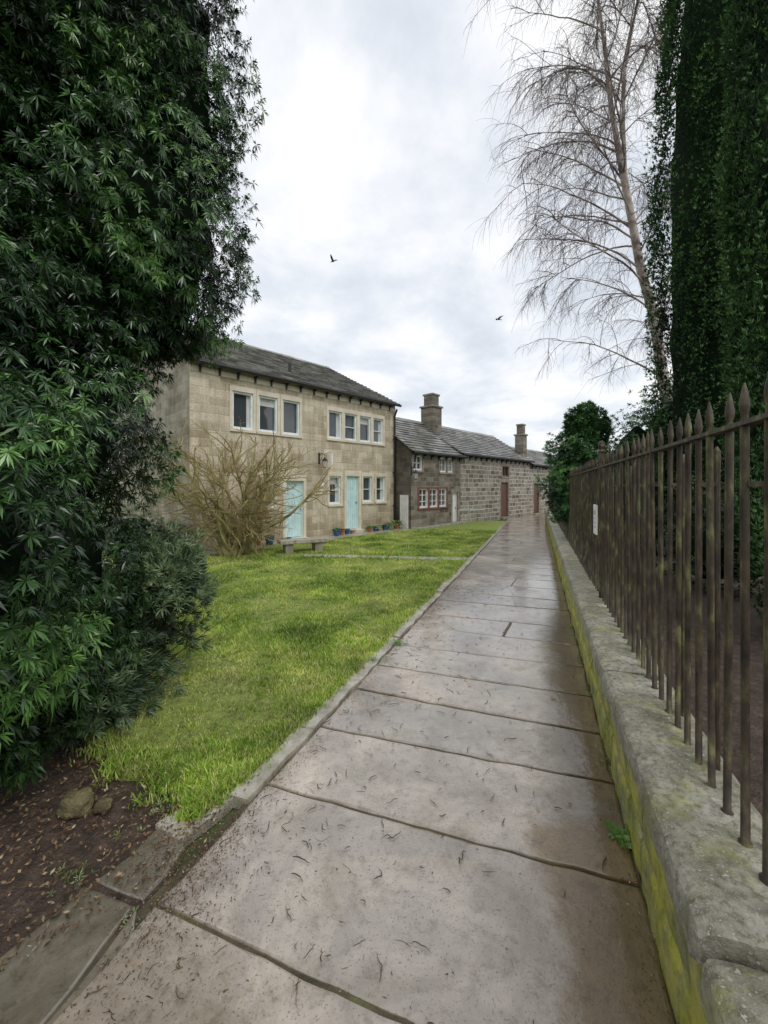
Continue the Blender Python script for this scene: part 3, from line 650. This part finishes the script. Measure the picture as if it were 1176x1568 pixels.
def spray(seed):
    r=np.random.default_rng(seed);V=[];F=[]
    for i in range(5):
        a=r.uniform(0,2*math.pi);e=r.uniform(.6,1.45);d=np.array([math.cos(a)*math.cos(e),math.sin(a)*math.cos(e),math.sin(e)]);s=np.array([-math.sin(a),math.cos(a),0])
        l=r.uniform(.6,1.)
        o=len(V);V+=[s*.06,-s*.06,d*.5*l+s*.10,d*.5*l-s*.10,d*l];F+=[(o,o+1,o+2),(o+1,o+3,o+2),(o+2,o+3,o+4)]
    return np.array(V),np.array(F)
def cypress(c,r0,H,npl,nper,seed,z0=.3,sz=1.):
    E=empty('cypress_tree'); c=np.array(c)
    env=lambda z: r0*np.clip(np.minimum(1,.75+.25*z/2.5)*np.clip(1-((np.maximum(z,H*.42)-H*.42)/(H*.60))**1.7,0.04,1),0.05,1)
    th=rng.random(npl)*2*np.pi; z=z0+(H-z0-.8)*rng.random(npl)**.9
    out=np.stack([np.cos(th),np.sin(th),0*th],1)
    tc=nrm(np.array([[-c[0],-c[1],0]])); k=(out*tc).sum(1)>-.35; th,z,out=th[k],z[k],out[k]; npl=len(th)
    rr=env(z)*(.80+.22*rng.random(npl)); base=np.stack([c[0]+0*z,c[1]+0*z,z],1)+out*rr[:,None]
    pl=rng.uniform(.9,2.1,npl)*sz;pr=rng.uniform(.10,.19,npl)*(.6+.4*env(z)/r0)*sz
    N=npl*nper; i=np.repeat(np.arange(npl),nper); t=rng.random(N)**.85
    a=rng.random(N)*2*np.pi; prof=pr[i]*np.sin(np.pi*np.clip(t*.88+.1,0,1))**.7*(1+.10*rng.normal(size=N))
    lz=t*pl[i]
    cen=base[i]+out[i]*((env(z[i]+lz)-env(z[i]))*.8+.10*t*sz)[:,None]; cen[:,2]=z[i]+lz
    off=np.stack([np.cos(a),np.sin(a),0*a],1); P=cen+off*prof[:,None]
    vis=(off*out[i]).sum(1)>-.15; P,off,t,i=P[vis],off[vis],t[vis],i[vis]
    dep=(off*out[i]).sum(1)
    v=np.clip(.14+.48*np.maximum(dep,0)**1.6+.22*t+1.3*(rr[i]/env(z[i])-.92)+rng.normal(0,.07,len(t))+rng.normal(0,.09,npl)[i],0,1)  # crevices and plume bases darker: shade put into leaf colour, plus random tone
    parts=[];kk=rng.integers(0,2,len(P))
    for q in range(2):
        s=kk==q; ax=off[s]*.32+out[i][s]*.1+np.array([0,0,1.])+rng.normal(0,.12,(s.sum(),3))
        parts.append(instance(spray(seed+q),P[s],ax,rng.uniform(.045,.085,s.sum())*sz,0,v[s]))
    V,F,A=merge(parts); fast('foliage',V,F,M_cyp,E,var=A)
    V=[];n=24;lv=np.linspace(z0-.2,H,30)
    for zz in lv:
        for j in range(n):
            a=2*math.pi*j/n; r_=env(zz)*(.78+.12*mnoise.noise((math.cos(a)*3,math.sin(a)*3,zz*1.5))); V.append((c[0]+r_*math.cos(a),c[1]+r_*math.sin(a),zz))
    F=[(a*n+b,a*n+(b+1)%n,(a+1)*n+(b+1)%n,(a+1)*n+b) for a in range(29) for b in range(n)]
    fast('shade_core',V,F,M_core,E)  # solid dark core standing in for the shaded interior
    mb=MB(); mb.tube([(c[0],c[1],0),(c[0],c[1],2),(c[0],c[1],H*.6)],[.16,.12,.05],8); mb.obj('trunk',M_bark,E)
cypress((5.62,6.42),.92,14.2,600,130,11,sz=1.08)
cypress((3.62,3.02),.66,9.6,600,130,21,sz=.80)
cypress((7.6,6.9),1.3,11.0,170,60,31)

def bushobj(name,ells,N,sc,mat,wh,trunk=None,lump=.3,back=-.4,kcore=.7,up=.4,fr=(.7,1.08)):
    E=empty(name); P,nn,v=crown(ells,N,back=back,lump=lump,fr=fr,lsc=3)
    ax=nn+np.array([0,0,up])+rng.normal(0,.4,P.shape)
    V,F,A=instance(wh,P,ax,rng.uniform(*sc,len(P)),.15,v); fast('foliage',V,F,mat,E,var=A); 
    if kcore: core('shade_core',ells,kcore,E)
    if trunk:
        mb=MB(); mb.tube(trunk,[.06]*(len(trunk)-1)+[.03],7); mb.obj('trunk',M_bark,E)
    return E
wh2=whorl(9,.12,(-.2,1.2),seed=4)
bushobj('holly_bush',[((3.50,7.3,2.05),(.40,.42,.50)),((3.42,7.25,1.45),(.40,.4,.58)),((3.85,7.6,1.7),(.5,.45,.7)),((3.50,7.2,2.6),(.13,.2,.35)),((3.75,7.3,2.75),(.12,.2,.3)),((4.05,7.4,2.6),(.18,.25,.3))],7500,(.045,.09),M_bush,wh2,[(3.75,7.45,0),(3.75,7.45,1.6)],lump=.5,up=1.,kcore=.62)
bushobj('yew_tree',[((5.6,8.6,1.9),(.75,.6,1.2)),((6.5,8.8,2.3),(.9,.6,1.4)),((5.0,8.3,1.5),(.6,.6,1.0)),((7.3,9.6,2.3),(1.0,.6,1.6))],6000,(.06,.12),M_bush,wh2,[(5.6,8.6,0),(5.6,8.6,1.9)],lump=.5,up=.9)
bushobj('laurel_hedge',[((3.3,2.4,.65),(.4,.5,.4)),((4.5,3.0,.9),(.6,.8,.7)),((3.9,1.4,.7),(.8,.6,.5)),((3.9,4.6,.9),(.6,.8,.7)),((4.4,.7,.9),(1,.7,.8)),((4.7,7.2,1.0),(.6,.8,.9))],5200,(.05,.09),M_hedge,wh2,None,lump=.35)
bushobj('garden_shrub',[((-4.6,8.2,.35),(.5,.3,.4)),((-5.3,8.3,.5),(.5,.3,.55)),((-5.9,8.7,.4),(.5,.3,.5))],1500,(.05,.10),M_leafB,wh2,None,lump=.4)

# ------------------------------------------------------------------ birch
E=empty('silver_birch_tree')
tr1=np.array([[9.0,12,0],[8.75,12,3.5],[8.25,12,6.8],[7.85,12,8.2],[7.6,12,9.6],[7.25,12.05,11.6],[7.02,12.1,13.2],[6.75,12,15],[6.4,11.9,17],[6.2,11.9,18.5]])
tr2=np.array([[8.1,12,7.3],[7.85,12.1,8.7],[7.65,12.2,10],[7.55,12.3,11.5],[7.5,12.3,13],[7.55,12.3,14.5],[7.8,12.3,16],[8.1,12.3,17.2],[8.3,12.3,18],[8.4,12.3,19]])
Pt=np.stack([tr1,tr2]);Rt=np.stack([np.array([.2,.17,.14,.125,.11,.09,.075,.055,.035,.015]),np.array([.085,.08,.075,.065,.058,.05,.04,.03,.02,.01])])
Vt,Ft=tubes(Pt,Rt,10); fast('trunk',Vt,Ft,M_birch,E,smooth=True)
NL=38;_,tA,pA,nA=pick(Pt[:1],NL,.12,.97,strat=True); NM=22;_,tB,pB,nB=pick(Pt[1:],NM,.15,.97,strat=True)
t=np.concatenate([tA,tB]);pos=np.concatenate([pA,pB]);tan=np.concatenate([nA,nB]);NL=len(t)
az=(np.arange(NL)*2.399+rng.normal(0,.4,NL)); od=np.stack([np.cos(az)*1.0-.42,np.sin(az)*.7,0*az],1)
ln=rng.uniform(2.4,4.4,NL)*(1.15-.5*t)
Pl=grow(pos,nrm(od)*.8+tan*.8,ln,10,.075,.07); Vt,Ft=tubes(Pl,np.linspace(1,.2,11)[None]*(.013+.011*ln)[:,None]*.60,6); fast('limbs',Vt,Ft,M_birch,E,smooth=True)
N2=900;i,t,pos,tan=pick(Pl,N2,.15,1.); dd=nrm(tan*.7+rng.normal(0,.5,(N2,3))+np.array([0,0,.1])); l2=rng.uniform(.6,1.6,N2)
P2=grow(pos,dd,l2,8,.13,.10); Vt,Ft=tubes(P2,np.linspace(.010,.0045,9)[None].repeat(N2,0),4); fast('branches',Vt,Ft,M_btwig,E)
N3=11500;i,t,pos,tan=pick(P2,N3,.1,1.); dd=nrm(tan*.6+rng.normal(0,.45,(N3,3))+np.array([0,0,-.1])); l3=rng.uniform(.35,1.05,N3)
P3=grow(pos,dd,l3,5,.22,.11); Vt,Ft=tubes(P3,np.linspace(.0040,.0021,6)[None].repeat(N3,0),3); fast('twigs',Vt,Ft,M_btwig,E)

# ------------------------------------------------------------------ bare shrub in front of cottage
E=empty('bare_shrub')
n=24;C0=np.array([-3.17,8.45,0]);st=C0[None].repeat(n,0)+rng.normal(0,.10,(n,3))*[1,1,0]
az=np.arange(n)*2.399; sp=rng.uniform(.08,.75,n)
Pa=grow(st,np.stack([np.cos(az)*sp,np.sin(az)*sp*.8,1+0*az],1),rng.uniform(2.1,3.2,n)*(1-.2*sp),10,-.03,.13)
Vt,Ft=tubes(Pa,np.linspace(.070,.012,11)[None]*rng.uniform(.5,1.05,(n,1)),7); fast('stems',Vt,Ft,M_stem,E,smooth=True)
n=400;i,t,pos,tan=pick(Pa,n,.22,.98); od=pos-(C0+np.array([0,0,1.3])); dd=nrm(tan*.4+nrm(od)*.7+rng.normal(0,.50,(n,3)))
Pb=grow(pos,dd,rng.uniform(.35,1.0,n),7,-.05,.18); Vt,Ft=tubes(Pb,np.linspace(.014,.006,8)[None].repeat(n,0),5); fast('branches',Vt,Ft,M_stem,E)
n=3000;i,t,pos,tan=pick(Pb,n,.1,1.); dd=nrm(tan*.5+rng.normal(0,.6,(n,3))+np.array([0,0,.3]))
Pc=grow(pos,dd,rng.uniform(.12,.36,n),4,-.03,.2); Vt,Ft=tubes(Pc,np.linspace(.0046,.0023,5)[None].repeat(n,0),3); fast('twigs',Vt,Ft,M_stwig,E)
def weed(name,c,n,h,mat=M_leafA,spread=.1,wd=.12):
    st=np.array([c]).repeat(n,0)+rng.normal(0,spread,(n,3))*[1,1,0]
    V,F,A=instance(whorl(8,wd,(.2,1.3),seed=int(abs(c[0]*100))),st,np.array([0,0,1.])+rng.normal(0,.25,(n,3)),rng.uniform(h*.6,h*1.2,n),.2,rng.uniform(.5,1,n)); fast(name,V,F,mat,var=A)
M_weed=foliage_mat('weed_leaf',[(0,(.08,.16,.04)),(.6,(.18,.34,.08)),(1,(.38,.5,.26))],trans=.2)
weed('weed_plant',(1.03,1.66,0),14,.06,M_weed,.022,.22)
weed('weed_plant',(-1.2,1.52,-.01),14,.03,M_weed,.03,.07)
weed('weed_plant',(-.86,1.36,-.01),8,.022,M_weed,.03)
weed('grass_tuft',(.13,3.75,0),16,.06,M_weed,.035,.06); weed('grass_tuft',(-.1,3.35,0),10,.05,M_weed,.03,.06)
weed('grass_tuft',(-.72,1.95,0),12,.035,M_weed,.06,.06)
weed('grass_tuft',(-1.05,1.86,0),26,.035,M_weed,.07,.06)
for q in range(14):
    tq=random.uniform(1.6,9); p=WP(tq,-.03,0); weed('weed_plant',(p[0],p[1],-.005),random.randint(3,7),random.uniform(.015,.03),M_weed,.02,.15)

# ------------------------------------------------------------------ debris
n=950
tt=.9+rng.random(n)**1.6*7; f=np.clip(rng.beta(.8,1.8,n),0,1)
st=np.array([[*(PL(a)+dn*1.6*b),.006] for a,b in zip(tt,f)])
az=rng.random(n)*2*np.pi
Pd=grow(st,np.stack([np.cos(az),np.sin(az),0*az],1),.010+.075*rng.random(n)**2.4,6,0,.42,flat=True); Vt,Ft=tubes(Pd,np.array([.0008,.0013,.0015,.0015,.0013,.0010,.0006])[None]*rng.uniform(.4,1.35,(n,1)),5)
fast('fallen_twigs',Vt,Ft,M_twig,var=np.repeat(rng.random(n),7*5))
n=9500
x=rng.uniform(-2.6,-.75,n);y=rng.uniform(.7,2.6,n); k=((y-1.32)*.8+(-x-1.05)*.75>.0)&(y<frontline(x)+.12); x1,y1=x[k],y[k]
m_=3400; tq=rng.uniform(1.3,8,m_);e=np.abs(rng.normal(0,.07,m_)); lp=np.array([PL(a)+dn*b for a,b in zip(tq,e)]); 
m2=1900; tq=rng.uniform(.7,9,m2);e=np.abs(rng.normal(0,.05,m2)); rp=np.array([WP(a,-b-.005,0)[:2] for a,b in zip(tq,e)])
m3=3000; rp3=np.array([-.78,1.60])+rng.normal(0,1,(m3,2))*[.11,.20]
m4=2600; f4=rng.random(m4); rp4=np.array([PL(a)+dn*b*1.6 for a,b in zip(rng.uniform(.9,5,m4),f4)])
XY=np.concatenate([np.stack([x1,y1],1),lp,rp,rp3,rp4]);n=len(XY)
c=np.concatenate([XY,(.005+.008*rng.random(n))[:,None]],1); s=rng.uniform(.004,.014,n); s[len(x1):]*=.45; s[-m4:]*=.55; c[-m4:,2]=.0055
a=nrm(rng.normal(size=(n,3))*[1,1,.35]); b=nrm(np.cross(a,np.array([0,0,1.])+rng.normal(0,.3,(n,3))))
V=np.stack([c-a*s[:,None],c+b*s[:,None]*.45,c+a*s[:,None],c-b*s[:,None]*.45],1); fast('leaf_litter',V,np.arange(n*4).reshape(n,4),M_litter,var=np.repeat(rng.random(n)**1.4,4))
M_rock=simple('mossy_rock',[(.3,(.05,.04,.02)),(.5,(.13,.11,.05)),(.7,(.26,.23,.10))],sc=12,rough=.7,bs=1,bd=.02)
def rock(c,r,seed):
    V=[];F=[];nu,nv=20,12
    for a in range(nv+1):
        for b in range(nu):
            th=math.pi*a/nv;ph=2*math.pi*b/nu;d=Vector((math.sin(th)*math.cos(ph),math.sin(th)*math.sin(ph),math.cos(th)))
            k=1+.35*mnoise.noise(d*1.6+Vector((seed,0,0)))+.1*mnoise.noise(d*5+Vector((seed,0,0))); k=k*(1/max(abs(d.x),abs(d.y),abs(d.z)))**.45
            V.append((c[0]+r[0]*d.x*k,c[1]+r[1]*d.y*k,c[2]+r[2]*d.z*k))
    for a in range(nv):
        for b in range(nu): F.append((a*nu+b,a*nu+(b+1)%nu,(a+1)*nu+(b+1)%nu,(a+1)*nu+b))
    fast('mossy_rock',V,F,M_rock)
rock((-1.44,1.83,.02),(.075,.05,.045),3); rock((-1.31,1.83,.01),(.035,.03,.025),8)

# ------------------------------------------------------------------ bench, pots, handrail
E=empty('stone_bench',(-1.85,8.95,0),math.radians(28))
mb=MB(); mb.box(-.55,.55,-.17,.17,.22,.31,0); mb.obj('seat',M_kerb,E,bevel=.015)
mb=MB(); mb.box(-.43,-.25,-.13,.13,0,.219,0); mb.box(.25,.43,-.13,.13,0,.219,0); mb.obj('supports',M_dtrim,E,bevel=.012)
def pot(s,off,r,h,mat,plant=None,ph=.12):
    p=H0+dF*s-dI*off; E=empty('plant_pot',(p[0],p[1],.02))
    mb=MB(); mb.lathe((0,0,0),[(r*.68,0),(r*.95,h*.82),(r*1.08,h*.83),(r*1.1,h),(r*.95,h),(r*.9,h*.9)],18,0); mb.obj('pot',mat,E,smooth=False)
    mb=MB(); mb.lathe((0,0,0),[(r*.90,h*.90),(r*.5,h*.93)],12,0); mb.obj('compost',M_soil,E)
    if plant:
        n=14;st=rng.normal(0,r*.4,(n,3))*[1,1,0]+[0,0,h*.92]
        V,F,A=instance(whorl(8,.14,(0,1.3),seed=3),st,np.array([0,0,1.])+rng.normal(0,.4,(n,3)),rng.uniform(ph*.6,ph,n),.2,rng.uniform(.3,1,n)); fast('plant',V,F,plant,E,var=A)
for s,off,r,h,m,pl,ph in ((1.75,.55,.12,.22,M_blue,M_weed,.12),(1.45,.5,.10,.16,M_terra,M_leafA,.1),(2.1,.6,.08,.12,M_terra,M_weed,.08),(2.35,.5,.07,.12,M_blue,None,0),
    (4.05,.42,.12,.20,M_blue,M_weed,.16),(4.3,.38,.09,.15,M_terra,M_leafA,.14),(4.52,.36,.09,.14,M_blue,M_weed,.12),(4.72,.38,.06,.1,M_terra,None,0),
    (5.5,.35,.09,.14,M_terra,M_weed,.17),(5.75,.36,.08,.12,M_blue,M_weed,.16),(5.95,.33,.08,.12,M_terra,M_weed,.13),(6.2,.38,.10,.14,M_blue,M_leafA,.14),(6.5,.36,.13,.17,M_kerb,M_weed,.2),(6.8,.4,.11,.2,M_terra,M_weed,.28),(4.85,.28,.1,.1,M_kerb,None,0)):
    pot(s,off,r,h,m,pl,ph)
mb=MB()
for o in (0,.5):
    q=np.array([3.05,14.9])+np.array([.72,-.69])*(o-.25); e=q+dF*1.1
    mb.tube([(q[0],q[1],0),(q[0],q[1],.55),(q[0]+.03,q[1]+.03,.6),(e[0]-.03,e[1]-.03,.6),(e[0],e[1],.56),(e[0],e[1],0)],.018,8)
mb.obj('handrail',M_steel)
mb=MB(); 
for i in range(4):
    p=np.array([.95,13.75])+dF*(i*.78)-dI*.28; prism(mb,[p,p+dF*.76,p+dF*.76+dI*.26,p+dI*.26],-.05,.06+.01*i,a=.5,step=.3)
mb.obj('doorstep_flags',M_kerb)

# ------------------------------------------------------------------ birds
M_bird=paint('bird_plumage',(.03,.03,.035),.7)
def bird(loc,rz,flap,span=.34):
    E=empty('flying_bird',loc,rz)
    mb=MB(); s=span
    prof=[(-.30,.004),(-.24,.022),(-.12,.045),(0,.058),(.12,.05),(.2,.034),(.26,.036),(.31,.028),(.35,.010),(.40,.003)]
    mb.tube([(x*s*1.1,0,.02*s*math.sin(x*5)) for x,_ in prof],[r*s*1.5 for _,r in prof],10)
    mb.obj('body',M_bird,E,smooth=True)
    mb=MB()
    for sd in (1,-1):
        q=[(.0,.14,-.10),(.18,.17,-.08),(.40,.12,-.11),(.62,.0,-.15),(.80,-.16,-.20)]
        top=[];
        for (a,l,t) in q:
            zz=flap*(a if a<.4 else .4+(a-.4)*.25)*s; y_=sd*a*s*.95
            top.append(((l)*s,y_,zz+.03*s));top.append(((t-.08*(1-a))*s,y_,zz+.02*s))
        V=top+[(x,y_,z-.012*s) for x,y_,z in top];F=[]
        for i in range(4): F+=[(2*i,2*i+1,2*i+3,2*i+2),(10+2*i,10+2*i+2,10+2*i+3,10+2*i+1),(2*i,2*i+2,12+2*i,10+2*i),(2*i+1,11+2*i,13+2*i,2*i+3)]
        F.append((8,9,19,18)); mb.add(V,F)
    mb.obj('wings',M_bird,E)
    mb=MB(); mb.hexa([(-.25*s,-.02*s,0),(-.52*s,-.10*s,0),(-.52*s,.10*s,0),(-.25*s,.02*s,0),(-.25*s,-.02*s,.02*s),(-.52*s,-.10*s,.01*s),(-.52*s,.10*s,.01*s),(-.25*s,.02*s,.02*s)]); mb.obj('tail',M_bird,E)
bird((-1.95,15,10.12),math.radians(150),.9,.30); bird((4.38,15,7.9),math.radians(200),.35,.30)

# ------------------------------------------------------------------ light, sky, camera
W=bpy.data.worlds.new('World'); S.world=W; W.use_nodes=True; nt=W.node_tree; nt.nodes.clear()
out=N_(nt,'ShaderNodeOutputWorld'); sky=N_(nt,'ShaderNodeTexSky',sky_type='NISHITA'); sky.sun_disc=False
el,rot=math.radians(54),math.radians(142)
sky.sun_elevation=el; sky.sun_rotation=rot
b1=N_(nt,'ShaderNodeBackground'); b1.inputs[1].default_value=.12; nt.links.new(sky.outputs[0],b1.inputs[0])
tc=coord(nt,'Generated'); sp=N_(nt,'ShaderNodeSeparateXYZ'); nt.links.new(tc,sp.inputs[0])
za=N_(nt,'ShaderNodeMath',operation='MAXIMUM'); nt.links.new(sp.outputs[2],za.inputs[0]); za.inputs[1].default_value=0
zb=N_(nt,'ShaderNodeMath',operation='ADD'); nt.links.new(za.outputs[0],zb.inputs[0]); zb.inputs[1].default_value=.25
dv=N_(nt,'ShaderNodeVectorMath',operation='DIVIDE'); nt.links.new(tc,dv.inputs[0])
cb=N_(nt,'ShaderNodeCombineXYZ'); 
for i in range(3): nt.links.new(zb.outputs[0],cb.inputs[i])
nt.links.new(cb.outputs[0],dv.inputs[1])
cn=noise(nt,dv.outputs[0],1.9,7,.58,.15)
cc=ramp(nt,cn,[(.34,(.62,.665,.73)),(.45,(.73,.77,.83)),(.54,(.86,.88,.915)),(.64,(1.0,1.0,1.0))])
b2=N_(nt,'ShaderNodeBackground'); b2.inputs[1].default_value=1.17; nt.links.new(cc,b2.inputs[0])
mx=N_(nt,'ShaderNodeMixShader'); mx.inputs[0].default_value=.9; nt.links.new(b1.outputs[0],mx.inputs[1]); nt.links.new(b2.outputs[0],mx.inputs[2]); nt.links.new(mx.outputs[0],out.inputs[0])
sun=bpy.data.lights.new('sun','SUN'); sun.energy=1.5; sun.angle=math.radians(30); sun.color=(1,.96,.9)
so=link(bpy.data.objects.new('sun',sun)); 
dsun=Vector((math.sin(rot)*math.cos(el),math.cos(rot)*math.cos(el),math.sin(el)))
so.rotation_euler=dsun.to_track_quat('Z','Y').to_euler()
cam=bpy.data.cameras.new('camera'); cam.sensor_fit='VERTICAL'; cam.sensor_height=36; cam.lens=600/1568*36; cam.shift_y=-39/1568; cam.clip_end=1500; cam.clip_start=.02
co=link(bpy.data.objects.new('camera',cam)); co.location=(0,0,1.5); co.rotation_euler=(math.pi/2,0,0); S.camera=co
S.view_settings.view_transform='Standard'; S.view_settings.look='None'; S.view_settings.exposure=0
